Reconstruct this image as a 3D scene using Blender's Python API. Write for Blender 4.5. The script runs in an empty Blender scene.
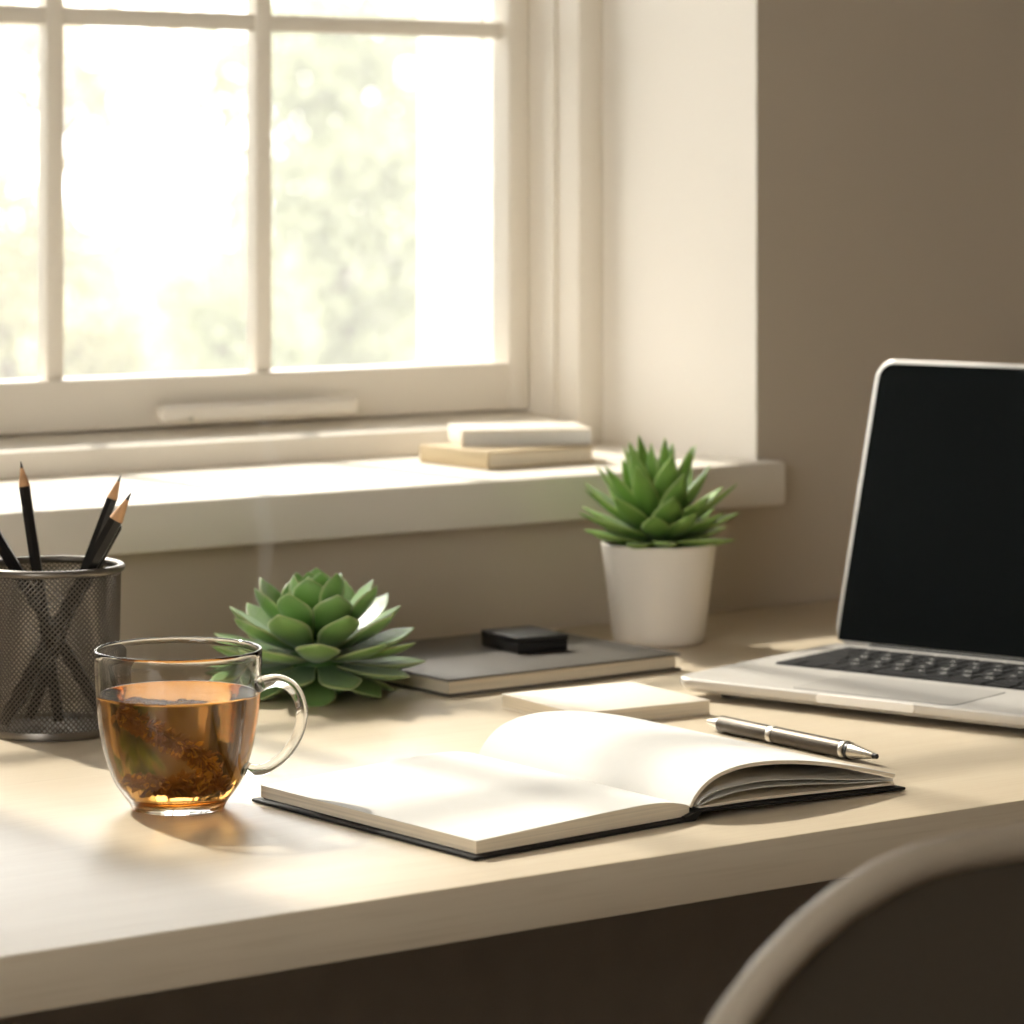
import bpy, bmesh, math, random
from math import pi, sin, cos, radians, sqrt, atan2, tan
from mathutils import Vector, Matrix

SC = bpy.context.scene
COL = SC.collection

# ------------------------------------------------------------------ camera, sky, sun, exposure
cam = bpy.data.cameras.new('camera')
cam_o = bpy.data.objects.new('camera', cam)
COL.objects.link(cam_o)
cam_o.location = (0.0, 0.0, 1.09)
cam_o.rotation_euler = (radians(90), 0, radians(-36))
cam.sensor_width = 36.0
cam.lens = 36.0 * 3300 / 1024
cam.shift_y = -332.0 / 1024
cam.clip_start, cam.clip_end = 0.05, 200
cam.dof.use_dof = True
cam.dof.focus_distance = 1.83
cam.dof.aperture_fstop = 10.6
SC.camera = cam_o

world = bpy.data.worlds.new('sky')
SC.world = world
world.use_nodes = True
_bg = world.node_tree.nodes['Background']
_bg.inputs['Color'].default_value = (1.0, 0.985, 0.955, 1)
_bg.inputs['Strength'].default_value = 9.0

sun = bpy.data.lights.new('sun', 'SUN')
sun.energy = 9.2
sun.color = (1.0, 0.93, 0.82)
sun.angle = radians(2.2)
sun_o = bpy.data.objects.new('sun', sun)
COL.objects.link(sun_o)
SUN_DIR = Vector((0.03, -1.0, -0.85)).normalized()
sun_o.rotation_euler = SUN_DIR.to_track_quat('-Z', 'Y').to_euler()
sun_o.location = (-1, 6, 4)

SC.view_settings.view_transform = 'Standard'
SC.view_settings.look = 'None'
SC.view_settings.gamma = 1.0
SC.view_settings.use_curve_mapping = False
SC.view_settings.exposure = -0.42
SC.cycles.use_denoising = True
SC.cycles.sample_clamp_indirect = 6.0
SC.cycles.caustics_reflective = False
SC.cycles.max_bounces = 14
SC.cycles.diffuse_bounces = 6
SC.cycles.transmission_bounces = 12
SC.cycles.transparent_max_bounces = 12
try:
    sun.cycles.is_caustics_light = True
except Exception:
    pass


# ------------------------------------------------------------------ helpers
def lin(r, g, b):
    f = lambda c: (c / 255 / 12.92) if c / 255 <= 0.04045 else ((c / 255 + 0.055) / 1.055) ** 2.4
    return (f(r), f(g), f(b), 1.0)


def mat(name, color, rough=0.5, metal=0.0, spec=0.5, noise=0.0, scale=40.0, bump=0.0, stretch=(1, 1, 1),
        trans=0.0, ior=1.45, sheen=0.0, coat=0.0, sss=0.0, color2=None, detail=4.0):
    m = bpy.data.materials.new(name)
    m.use_nodes = True
    nt = m.node_tree
    p = nt.nodes['Principled BSDF']
    p.inputs['Base Color'].default_value = color
    p.inputs['Roughness'].default_value = rough
    p.inputs['Metallic'].default_value = metal
    p.inputs['Specular IOR Level'].default_value = spec
    p.inputs['Transmission Weight'].default_value = trans
    p.inputs['IOR'].default_value = ior
    p.inputs['Sheen Weight'].default_value = sheen
    p.inputs['Coat Weight'].default_value = coat
    if sss:
        p.inputs['Subsurface Weight'].default_value = sss
        p.inputs['Subsurface Radius'].default_value = (0.004, 0.008, 0.002)
        p.inputs['Subsurface Scale'].default_value = 1.0
    if noise or bump:
        tc = nt.nodes.new('ShaderNodeTexCoord')
        mp = nt.nodes.new('ShaderNodeMapping')
        mp.inputs['Scale'].default_value = stretch
        nz = nt.nodes.new('ShaderNodeTexNoise')
        nz.inputs['Scale'].default_value = scale
        nz.inputs['Detail'].default_value = detail
        nt.links.new(tc.outputs['Object'], mp.inputs['Vector'])
        nt.links.new(mp.outputs['Vector'], nz.inputs['Vector'])
        if noise:
            cr = nt.nodes.new('ShaderNodeValToRGB')
            cr.color_ramp.elements[0].position = 0.3
            cr.color_ramp.elements[1].position = 0.7
            c2 = color2 or tuple(c * (1 - noise) for c in color[:3]) + (1.0,)
            cr.color_ramp.elements[0].color = c2
            cr.color_ramp.elements[1].color = color
            nt.links.new(nz.outputs['Fac'], cr.inputs['Fac'])
            nt.links.new(cr.outputs['Color'], p.inputs['Base Color'])
        if bump:
            bp = nt.nodes.new('ShaderNodeBump')
            bp.inputs['Strength'].default_value = bump
            bp.inputs['Distance'].default_value = 0.001
            nt.links.new(nz.outputs['Fac'], bp.inputs['Height'])
            nt.links.new(bp.outputs['Normal'], p.inputs['Normal'])
    return m


class MB:
    """Collects shapes of one part in a bmesh and links them as one mesh object."""

    def __init__(self):
        self.bm = bmesh.new()

    def box(self, x0, x1, y0, y1, z0, z1, bevel=0.0, seg=2, M=None):
        r = bmesh.ops.create_cube(self.bm, size=1.0)
        vs = r['verts']
        for v in vs:
            v.co = Vector((x0 + (v.co.x + .5) * (x1 - x0), y0 + (v.co.y + .5) * (y1 - y0), z0 + (v.co.z + .5) * (z1 - z0)))
        if bevel:
            es = list({e for v in vs for e in v.link_edges})
            rr = bmesh.ops.bevel(self.bm, geom=es, offset=bevel, segments=seg, affect='EDGES', profile=0.5)
            vs = list({v for f in rr['faces'] for v in f.verts} | {v for v in vs if v.is_valid})
        if M:
            for v in vs:
                v.co = M @ v.co
        return self

    def lathe(self, prof, seg=64, cx=0.0, cy=0.0, close=False):
        rings = []
        for (r, z) in prof:
            if r < 1e-6:
                rings.append([self.bm.verts.new((cx, cy, z))])
            else:
                rings.append([self.bm.verts.new((cx + r * cos(2 * pi * i / seg), cy + r * sin(2 * pi * i / seg), z)) for i in range(seg)])
        pairs = list(zip(rings, rings[1:]))
        if close:
            pairs.append((rings[-1], rings[0]))
        for a, b in pairs:
            for i in range(seg):
                j = (i + 1) % seg
                q = [a[i % len(a)], a[j % len(a)], b[j % len(b)], b[i % len(b)]]
                q = [v for k, v in enumerate(q) if v not in q[:k]]
                if len(q) > 2:
                    self.bm.faces.new(q)
        return self

    def tube(self, pts, rad, seg=12, flat=1.0, up=None, caps=True, closed=False):
        """Sweep an ellipse (rad, rad*flat) along pts; rad is a number or one per point."""
        pts = [Vector(p) for p in pts]
        n = len(pts)
        rads = rad if isinstance(rad, (list, tuple)) else [rad] * n
        rings = []
        ref = Vector(up) if up else None
        prev = None
        for i, p in enumerate(pts):
            if closed:
                t = (pts[(i + 1) % n] - pts[i - 1]).normalized()
            else:
                t = (pts[min(i + 1, n - 1)] - pts[max(i - 1, 0)]).normalized()
            if ref:
                a = ref - t * ref.dot(t)
            elif prev is not None:
                a = prev - t * prev.dot(t)
            else:
                a = Vector((0, 0, 1)) if abs(t.z) < .9 else Vector((1, 0, 0))
                a = a - t * a.dot(t)
            a.normalize()
            prev = a
            b = t.cross(a)
            rings.append([self.bm.verts.new(p + a * (rads[i] * cos(2 * pi * k / seg)) + b * (rads[i] * flat * sin(2 * pi * k / seg))) for k in range(seg)])
        pr = list(zip(rings, rings[1:]))
        if closed:
            pr.append((rings[-1], rings[0]))
        for a, b in pr:
            for k in range(seg):
                self.bm.faces.new((a[k], a[(k + 1) % seg], b[(k + 1) % seg], b[k]))
        if caps and not closed:
            self.bm.faces.new(list(reversed(rings[0])))
            self.bm.faces.new(rings[-1])
        return self

    def prism(self, poly, axis, a0, a1):
        """Closed polygon (2-D points) extruded along axis from a0 to a1."""
        def co(p, a):
            return {'x': (a, p[0], p[1]), 'y': (p[0], a, p[1]), 'z': (p[0], p[1], a)}[axis]
        A = [self.bm.verts.new(co(p, a0)) for p in poly]
        B = [self.bm.verts.new(co(p, a1)) for p in poly]
        n = len(poly)
        for i in range(n):
            self.bm.faces.new((A[i], A[(i + 1) % n], B[(i + 1) % n], B[i]))
        self.bm.faces.new(list(reversed(A)))
        self.bm.faces.new(B)
        return self

    def loft(self, sections):
        """Closed loops of equal count skinned together and capped."""
        R = [[self.bm.verts.new(p) for p in s] for s in sections]
        n = len(R[0])
        for a, b in zip(R, R[1:]):
            for k in range(n):
                self.bm.faces.new((a[k], a[(k + 1) % n], b[(k + 1) % n], b[k]))
        self.bm.faces.new(list(reversed(R[0])))
        self.bm.faces.new(R[-1])
        return self

    def build(self, name, m, parent=None, smooth=None, sub=0, M=None):
        bmesh.ops.recalc_face_normals(self.bm, faces=self.bm.faces)
        if M:
            bmesh.ops.transform(self.bm, matrix=M, verts=self.bm.verts)
        me = bpy.data.meshes.new(name)
        self.bm.to_mesh(me)
        self.bm.free()
        me.materials.append(m)
        o = bpy.data.objects.new(name, me)
        COL.objects.link(o)
        if parent:
            o.parent = parent
        if smooth is not None:
            me.shade_smooth()
            if smooth < 180:
                me.set_sharp_from_angle(angle=radians(smooth))
        if sub:
            md = o.modifiers.new('smooth', 'SUBSURF')
            md.levels = md.render_levels = sub
        return o


def thing(name, label, cat, loc=(0, 0, 0), rotz=0.0, group=None):
    o = bpy.data.objects.new(name, None)
    COL.objects.link(o)
    o.location = loc
    o.rotation_euler = (0, 0, rotz)
    return tag(o, label, cat, group)


def tag(o, label, cat, group=None, kind=None):
    o['label'] = label
    o['category'] = cat
    if group:
        o['group'] = group
    if kind:
        o['kind'] = kind
    return o


def struct(name, mb, m, parent=None, smooth=None):
    o = mb.build(name, m, parent, smooth)
    if parent is None:
        o['kind'] = 'structure'
    return o


def interp(tab, s):
    for (a, va), (b, vb) in zip(tab, tab[1:]):
        if s <= b:
            t = (s - a) / (b - a) if b > a else 0
            return va + (vb - va) * t
    return tab[-1][1]


def catmull(pts, n):
    """n samples on a smooth curve through pts."""
    P = [Vector(p) for p in pts]
    P = [P[0] * 2 - P[1]] + P + [P[-1] * 2 - P[-2]]
    out = []
    segs = len(P) - 3
    for i in range(n):
        u = i / (n - 1) * segs
        k = min(int(u), segs - 1)
        t = u - k
        a, b, c, d = P[k:k + 4]
        out.append(0.5 * ((2 * b) + (c - a) * t + (2 * a - 5 * b + 4 * c - d) * t * t + (3 * b - 3 * c + d - a) * t ** 3))
    return out


def caustic(o, caster=False, receiver=False):
    try:
        o.cycles.is_caustics_caster = caster
        o.cycles.is_caustics_receiver = receiver
    except Exception:
        pass


def rounded(w, h, r, n=8, x0=0.0, y0=0.0):
    pts = []
    for (cx, cy, a0) in ((w - r, h - r, 0), (r, h - r, 90), (r, r, 180), (w - r, r, 270)):
        for i in range(n + 1):
            a = radians(a0 + 90 * i / n)
            pts.append((x0 + cx + r * cos(a), y0 + cy + r * sin(a)))
    return pts


CAMR = Vector((cos(radians(36)), -sin(radians(36)), 0))   # room direction that runs left to right past the viewer
CAMF = Vector((sin(radians(36)), cos(radians(36)), 0))    # room direction that runs away from the viewer

# ------------------------------------------------------------------ materials
M = {}
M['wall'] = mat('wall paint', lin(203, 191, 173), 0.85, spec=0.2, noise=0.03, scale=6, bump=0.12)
M['reveal'] = mat('lit wall paint', lin(236, 230, 220), 0.85, spec=0.2, noise=0.02, scale=6)  # paler copy of the wall paint: light on the recess put into colour
M['white'] = mat('window paint', lin(238, 231, 219), 0.45, spec=0.35, noise=0.02, scale=9)
M['plaster_out'] = mat('outside render', lin(245, 240, 232), 0.9, spec=0.1, noise=0.03, scale=8)
M['ceiling'] = mat('ceiling paint', lin(238, 233, 225), 0.9, spec=0.1, noise=0.02, scale=5)
M['floor'] = mat('dark floor boards', lin(100, 84, 68), 0.5, noise=0.35, scale=6, stretch=(1, 9, 1))
M['cover_dark'] = mat('charcoal book cloth', lin(94, 89, 83), 0.48, spec=0.4, noise=0.12, scale=900, bump=0.15)
M['cover_black'] = mat('black book cloth', lin(30, 28, 26), 0.6, spec=0.3, noise=0.2, scale=900, bump=0.15)
M['cover_cream'] = mat('cream book cloth', lin(236, 227, 212), 0.7, spec=0.25, noise=0.05, scale=300)
M['cover_tan'] = mat('tan book cloth', lin(196, 178, 146), 0.7, spec=0.25, noise=0.06, scale=300)
M['paper'] = mat('page paper', lin(226, 224, 219), 0.85, spec=0.15, noise=0.015, scale=120)
M['paper_edge'] = mat('page edges', lin(238, 226, 204), 0.85, spec=0.1, noise=0.25, scale=50, stretch=(0.2, 0.2, 24))
M['black_plastic'] = mat('black plastic', lin(26, 26, 27), 0.42, noise=0.1, scale=300)
M['pencil_black'] = mat('black lacquer', lin(22, 21, 21), 0.3, noise=0.1, scale=200)
M['pencil_wood'] = mat('cedar wood', lin(214, 166, 120), 0.65, noise=0.18, scale=90, stretch=(6, 6, 1))
M['graphite'] = mat('graphite', lin(40, 39, 38), 0.4, noise=0.1, scale=400)
M['steel'] = mat('brushed steel', lin(206, 200, 190), 0.3, metal=1.0, noise=0.06, scale=200)
M['gunmetal'] = mat('gunmetal', lin(84, 76, 66), 0.42, metal=0.8, noise=0.08, scale=300)
M['mesh_metal'] = mat('dark wire mesh', lin(112, 105, 96), 0.5, metal=0.35, noise=0.1, scale=300)
M['rim_metal'] = mat('grey steel rim', lin(122, 116, 108), 0.35, metal=0.85, noise=0.05, scale=120)
M['alu'] = mat('silver aluminium', lin(204, 200, 194), 0.42, metal=0.3, noise=0.02, scale=500)
M['screen'] = mat('switched-off screen', lin(19, 23, 24), 0.25, spec=0.08, noise=0.05, scale=4)
M['key'] = mat('black keys', lin(20, 20, 21), 0.6, spec=0.2, noise=0.1, scale=400)
M['legend'] = mat('white key legends', lin(225, 225, 220), 0.5, noise=0.02, scale=400)
M['rubber'] = mat('black rubber', lin(18, 18, 18), 0.8, noise=0.1, scale=200)
M['pot'] = mat('white ceramic', lin(238, 231, 220), 0.32, spec=0.5, noise=0.02, scale=30)
M['soil'] = mat('potting soil', lin(52, 40, 30), 0.95, noise=0.6, scale=260, bump=1.0)
M['chair_rim'] = mat('beige chair shell', lin(176, 164, 146), 0.5, noise=0.04, scale=40)
M['chair_back'] = mat('taupe chair fabric', lin(88, 80, 69), 0.85, spec=0.2, noise=0.12, scale=500, bump=0.2)
M['bark'] = mat('pale bark', lin(110, 98, 84), 0.9, noise=0.3, scale=6)


def wood(name, ca, cb, cc):
    m = bpy.data.materials.new(name)
    m.use_nodes = True
    nt = m.node_tree
    p = nt.nodes['Principled BSDF']
    p.inputs['Roughness'].default_value = 0.33
    p.inputs['Specular IOR Level'].default_value = 0.5
    tc = nt.nodes.new('ShaderNodeTexCoord')
    mp = nt.nodes.new('ShaderNodeMapping')
    mp.inputs['Scale'].default_value = (1.2, 16, 16)
    n1 = nt.nodes.new('ShaderNodeTexNoise')
    n1.inputs['Scale'].default_value = 3.0
    n1.inputs['Detail'].default_value = 6
    n1.inputs['Distortion'].default_value = 0.6
    mp2 = nt.nodes.new('ShaderNodeMapping')
    mp2.inputs['Scale'].default_value = (7, 190, 190)
    n2 = nt.nodes.new('ShaderNodeTexNoise')
    n2.inputs['Scale'].default_value = 2.0
    n2.inputs['Detail'].default_value = 3
    r1 = nt.nodes.new('ShaderNodeValToRGB')
    r1.color_ramp.elements[0].position = 0.25
    r1.color_ramp.elements[0].color = cb
    r1.color_ramp.elements[1].position = 0.72
    r1.color_ramp.elements[1].color = ca
    mx = nt.nodes.new('ShaderNodeMix')
    mx.data_type = 'RGBA'
    r2 = nt.nodes.new('ShaderNodeValToRGB')
    r2.color_ramp.elements[0].position = 0.28
    r2.color_ramp.elements[0].color = (0.5, 0.5, 0.5, 1)
    r2.color_ramp.elements[1].position = 0.5
    r2.color_ramp.elements[1].color = (0, 0, 0, 1)
    L = nt.links.new
    L(tc.outputs['Object'], mp.inputs['Vector'])
    L(tc.outputs['Object'], mp2.inputs['Vector'])
    L(mp.outputs['Vector'], n1.inputs['Vector'])
    L(mp2.outputs['Vector'], n2.inputs['Vector'])
    L(n1.outputs['Fac'], r1.inputs['Fac'])
    L(n2.outputs['Fac'], r2.inputs['Fac'])
    L(r2.outputs['Color'], mx.inputs['Factor'])
    L(r1.outputs['Color'], mx.inputs['A'])
    mx.inputs['B'].default_value = cc
    L(mx.outputs['Result'], p.inputs['Base Color'])
    bp = nt.nodes.new('ShaderNodeBump')
    bp.inputs['Strength'].default_value = 0.15
    bp.inputs['Distance'].default_value = 0.0004
    L(n2.outputs['Fac'], bp.inputs['Height'])
    L(bp.outputs['Normal'], p.inputs['Normal'])
    return m


M['desk'] = wood('pale ash wood', lin(216, 202, 178), lin(209, 193, 168), lin(200, 183, 156))
M['desk_leg'] = mat('dark desk frame', lin(150, 139, 124), 0.6, noise=0.1, scale=30)


def glass(name, color, ior, rough=0.0):
    m = bpy.data.materials.new(name)
    m.use_nodes = True
    nt = m.node_tree
    nt.nodes.remove(nt.nodes['Principled BSDF'])
    g = nt.nodes.new('ShaderNodeBsdfGlass')
    g.inputs['Color'].default_value = color
    g.inputs['IOR'].default_value = ior
    g.inputs['Roughness'].default_value = rough
    nt.links.new(g.outputs['BSDF'], nt.nodes['Material Output'].inputs['Surface'])
    return m


M['glass'] = glass('clear mug glass', (0.985, 0.985, 0.98, 1), 1.45)


def tea_mat():
    m = bpy.data.materials.new('amber tea')
    m.use_nodes = True
    nt = m.node_tree
    nt.nodes.remove(nt.nodes['Principled BSDF'])
    g = nt.nodes.new('ShaderNodeBsdfRefraction')
    g.inputs['Color'].default_value = (0.90, 0.65, 0.34, 1)
    g.inputs['IOR'].default_value = 1.33
    g.inputs['Roughness'].default_value = 0.10
    gl = nt.nodes.new('ShaderNodeBsdfGlossy')
    gl.inputs['Roughness'].default_value = 0.22
    f = nt.nodes.new('ShaderNodeFresnel')
    f.inputs['IOR'].default_value = 1.035
    mx = nt.nodes.new('ShaderNodeMixShader')
    nt.links.new(f.outputs['Fac'], mx.inputs['Fac'])
    nt.links.new(g.outputs['BSDF'], mx.inputs[1])
    nt.links.new(gl.outputs['BSDF'], mx.inputs[2])
    nt.links.new(mx.outputs['Shader'], nt.nodes['Material Output'].inputs['Surface'])
    return m


M['tea'] = tea_mat()


def pane_mat():
    m = bpy.data.materials.new('window glass')
    m.use_nodes = True
    nt = m.node_tree
    nt.nodes.remove(nt.nodes['Principled BSDF'])
    t = nt.nodes.new('ShaderNodeBsdfTransparent')
    t.inputs['Color'].default_value = (0.98, 0.985, 0.975, 1)
    g = nt.nodes.new('ShaderNodeBsdfGlossy')
    g.inputs['Roughness'].default_value = 0.02
    f = nt.nodes.new('ShaderNodeFresnel')
    f.inputs['IOR'].default_value = 1.2
    mx = nt.nodes.new('ShaderNodeMixShader')
    nt.links.new(f.outputs['Fac'], mx.inputs['Fac'])
    nt.links.new(t.outputs['BSDF'], mx.inputs[1])
    nt.links.new(g.outputs['BSDF'], mx.inputs[2])
    nt.links.new(mx.outputs['Shader'], nt.nodes['Material Output'].inputs['Surface'])
    return m


M['pane'] = pane_mat()


def leaf_mat(name, c_low, c_high, c_edge, transl=0.25, rough=0.42, bloom=0.0):
    """Succulent leaf: colour runs from base (x = 0) to tip (x = 1) along the stored leaf coordinate, paler at the margin."""
    m = bpy.data.materials.new(name)
    m.use_nodes = True
    nt = m.node_tree
    p = nt.nodes['Principled BSDF']
    out = nt.nodes['Material Output']
    p.inputs['Roughness'].default_value = rough
    p.inputs['Specular IOR Level'].default_value = 0.5
    uv = nt.nodes.new('ShaderNodeUVMap')
    sp = nt.nodes.new('ShaderNodeSeparateXYZ')
    nt.links.new(uv.outputs['UV'], sp.inputs['Vector'])
    r = nt.nodes.new('ShaderNodeValToRGB')
    r.color_ramp.elements[0].position = 0.15
    r.color_ramp.elements[0].color = c_low
    r.color_ramp.elements[1].position = 0.75
    r.color_ramp.elements[1].color = c_high
    nt.links.new(sp.outputs['X'], r.inputs['Fac'])
    e = nt.nodes.new('ShaderNodeValToRGB')
    e.color_ramp.elements[0].position = 0.86
    e.color_ramp.elements[0].color = (0, 0, 0, 1)
    e.color_ramp.elements[1].position = 0.99
    e.color_ramp.elements[1].color = (1, 1, 1, 1)
    nt.links.new(sp.outputs['Y'], e.inputs['Fac'])
    nz = nt.nodes.new('ShaderNodeTexNoise')
    nz.inputs['Scale'].default_value = 90
    mx = nt.nodes.new('ShaderNodeMix')
    mx.data_type = 'RGBA'
    nt.links.new(e.outputs['Color'], mx.inputs['Factor'])
    nt.links.new(r.outputs['Color'], mx.inputs['A'])
    mx.inputs['B'].default_value = c_edge
    hv = nt.nodes.new('ShaderNodeHueSaturation')
    mr = nt.nodes.new('ShaderNodeMapRange')
    mr.inputs['To Min'].default_value = 0.85
    mr.inputs['To Max'].default_value = 1.15
    nt.links.new(nz.outputs['Fac'], mr.inputs['Value'])
    nt.links.new(mr.outputs['Result'], hv.inputs['Value'])
    nt.links.new(mx.outputs['Result'], hv.inputs['Color'])
    nt.links.new(hv.outputs['Color'], p.inputs['Base Color'])
    if bloom:
        p.inputs['Sheen Weight'].default_value = bloom
        p.inputs['Sheen Roughness'].default_value = 0.4
        p.inputs['Sheen Tint'].default_value = (0.85, 0.95, 0.9, 1)
    tr = nt.nodes.new('ShaderNodeBsdfTranslucent')
    nt.links.new(hv.outputs['Color'], tr.inputs['Color'])
    ms = nt.nodes.new('ShaderNodeMixShader')
    ms.inputs['Fac'].default_value = transl
    nt.links.new(p.outputs['BSDF'], ms.inputs[1])
    nt.links.new(tr.outputs['BSDF'], ms.inputs[2])
    nt.links.new(ms.outputs['Shader'], out.inputs['Surface'])
    return m


M['rosette'] = leaf_mat('rosette leaf', lin(74, 118, 52), lin(134, 172, 98), lin(186, 198, 142), 0.22, 0.36, 0.3)
M['agave'] = leaf_mat('pointed leaf', lin(78, 118, 48), lin(136, 174, 86), lin(180, 202, 122), 0.25, 0.36, 0.1)


def foliage_mat(name, color):
    m = bpy.data.materials.new(name)
    m.use_nodes = True
    nt = m.node_tree
    nt.nodes.remove(nt.nodes['Principled BSDF'])
    nz = nt.nodes.new('ShaderNodeTexNoise')
    nz.inputs['Scale'].default_value = 0.9
    cr = nt.nodes.new('ShaderNodeValToRGB')
    cr.color_ramp.elements[0].position = 0.35
    cr.color_ramp.elements[1].position = 0.65
    cr.color_ramp.elements[0].color = tuple(c * 0.82 for c in color[:3]) + (1,)
    cr.color_ramp.elements[1].color = color
    d = nt.nodes.new('ShaderNodeBsdfDiffuse')
    t = nt.nodes.new('ShaderNodeBsdfTranslucent')
    mx = nt.nodes.new('ShaderNodeMixShader')
    mx.inputs['Fac'].default_value = 0.5
    tc = nt.nodes.new('ShaderNodeTexCoord')
    nt.links.new(tc.outputs['Object'], nz.inputs['Vector'])
    nt.links.new(nz.outputs['Fac'], cr.inputs['Fac'])
    for n in (d, t):
        nt.links.new(cr.outputs['Color'], n.inputs['Color'])
    nt.links.new(d.outputs['BSDF'], mx.inputs[1])
    nt.links.new(t.outputs['BSDF'], mx.inputs[2])
    nt.links.new(mx.outputs['Shader'], nt.nodes['Material Output'].inputs['Surface'])
    return m


M['leaf_pale'] = foliage_mat('sunlit pale leaves', (.42, .40, .25, 1))
M['leaf_green'] = foliage_mat('soft green leaves', (.38, .40, .25, 1))
M['leaf_straw'] = foliage_mat('straw-coloured leaves', (.52, .45, .32, 1))
M['lawn'] = mat('dry lawn', (.12,.11,.08,1), 0.95, noise=0.2, scale=3)

# ------------------------------------------------------------------ the setting
WX0, WX1 = 0.749, 1.701            # window recess, left and right
SILL, HEAD = 0.867, 2.12          # recess bottom and top
YI, YF, YO = 2.010, 2.211, 2.430  # inner wall face, window frame face, outer wall face
RX0, RX1, RY0, RZ1 = -1.9, 3.7, -2.3, 2.6

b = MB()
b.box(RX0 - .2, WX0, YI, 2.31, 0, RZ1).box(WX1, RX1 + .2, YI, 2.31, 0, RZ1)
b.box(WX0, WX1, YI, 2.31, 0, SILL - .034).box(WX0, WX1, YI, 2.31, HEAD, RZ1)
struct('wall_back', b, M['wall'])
b = MB()
b.box(RX0 - .2, WX0 + .04, 2.335, YO, -0.6, RZ1).box(1.662, RX1 + .2, 2.335, YO, -0.6, RZ1)
b.box(WX0 + .04, 1.662, 2.335, YO, -0.6, SILL - .01).box(WX0 + .04, 1.662, 2.335, YO, HEAD - .03, RZ1)
struct('wall_outside', b, M['plaster_out'])
b = MB()
LY0, LY1, LZ0, LZ1 = -1.3, 0.6, .80, 2.30    # window opening added as room fill light, unseen on the left
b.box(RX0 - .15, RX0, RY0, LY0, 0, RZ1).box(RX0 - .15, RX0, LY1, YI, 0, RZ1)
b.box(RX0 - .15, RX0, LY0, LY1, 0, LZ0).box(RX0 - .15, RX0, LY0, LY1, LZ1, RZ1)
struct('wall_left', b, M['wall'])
b = MB()
b.box(RX0 - .11, RX0 - .06, LY0, LY1, LZ0, LZ0 + .05).box(RX0 - .11, RX0 - .06, LY0, LY1, LZ1 - .05, LZ1)
for y in (LY0 + .025, -.3, LY1 - .025):
    b.box(RX0 - .11, RX0 - .06, y - .025, y + .025, LZ0, LZ1)
struct('fill_window', b, M['white'])  # bars of the added opening that lets sky in as fill
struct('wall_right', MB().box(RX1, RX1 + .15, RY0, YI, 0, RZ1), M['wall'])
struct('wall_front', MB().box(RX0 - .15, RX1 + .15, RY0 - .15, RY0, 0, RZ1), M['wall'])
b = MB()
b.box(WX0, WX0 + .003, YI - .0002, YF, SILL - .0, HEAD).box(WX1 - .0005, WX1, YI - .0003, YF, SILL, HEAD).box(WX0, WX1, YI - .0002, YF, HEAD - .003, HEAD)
struct('lit_reveal', b, M['reveal'])  # thin lining added over the wall to carry the lit tone of the recess
struct('floor', MB().box(RX0 - .15, RX1 + .15, RY0 - .15, 2.31, -.12, 0), M['floor'])
struct('ceiling', MB().box(RX0 - .15, RX1 + .15, RY0 - .15, 2.31, RZ1, RZ1 + .12), M['ceiling'])

win = bpy.data.objects.new('window_1', None)
COL.objects.link(win)
win.location = (1.1, YF, SILL)
win['kind'] = 'structure'
win['label'] = 'white painted sash window with glazing bars above the desk'
WL = Vector((-1.1, -YF, -SILL))
TW = Matrix.Translation(WL)


def wpart(name, mb, m, smooth=None):
    return mb.build(name, m, win, smooth, M=TW)


b = MB()   # sill board with its horn past the recess
b.box(WX0 + .0005, WX1 - .0005, YI - .004, YF + .004, SILL - .034, SILL, 0)
b.box(WX0 - .009, WX1 + .009, 1.984, YI - .0005, SILL - .034, SILL + .0005, 0.003)
wpart('window_sill', b, M['white'], 40)
b = MB()   # frame: right and left stiles with a stop step, bottom rail, head
for s, e in ((-1, WX1), (1, WX0)):
    a = e + s * .025
    b.box(min(e, a), max(e, a), YF, 2.335, SILL, HEAD, 0.002)
    c = a + s * .004
    b.box(min(a, c), max(a, c), YF + .030, 2.335, SILL, HEAD, 0.001)
FX0, FX1 = WX0 + .025, WX1 - .025
b.box(FX0, FX1, YF, 2.335, HEAD - .03, HEAD, 0.002)
b.prism([(YF + .001, SILL + .0005), (YF + .001, .886), (YF + .008, .888), (2.335, .8955), (2.335, SILL + .0005)], 'x', FX0, FX1)
wpart('window_frame', b, M['white'], 40)
b = MB()   # sash: stiles and rails with a glazing bevel
SX0, SX1, SZ0, SZ1, SY0, SY1 = FX0 + .005, FX1 - .005, .8945, HEAD - .032, 2.275, 2.312
st, rl = .021, .040
b.box(SX0, SX0 + st, SY0, SY1, SZ0, SZ1, 0.002).box(SX1 - st, SX1, SY0, SY1, SZ0, SZ1, 0.002)
b.box(SX0 + st, SX1 - st, SY0, SY1, SZ0, SZ0 + rl, 0.002).box(SX0 + st, SX1 - st, SY0, SY1, SZ1 - rl, SZ1, 0.002)
wpart('window_sash', b, M['white'], 40)
b = MB()
for x in (1.4105, 1.2205, 1.0305):
    b.box(x - .0075, x + .0075, SY0 + .008, SY1 - .012, SZ0 + rl, SZ1 - rl, 0.002)
for z in (1.218, 1.50, 1.78):
    b.box(SX0 + st, SX1 - st, SY0 + .010, SY1 - .014, z - .007, z + .007, 0.002)
wpart('glazing_bars', b, M['white'], 40)
b = MB()
b.box(SX0 + st - .003, SX1 - st + .003, 2.2955, 2.2985, SZ0 + rl - .003, SZ1 - rl + .003)
wpart('glass', b, M['pane'])
b = MB()   # lift rail on the bottom of the sash
b.box(1.298, 1.482, 2.250, 2.2635, .8985, .9125, 0.005, 4)
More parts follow.
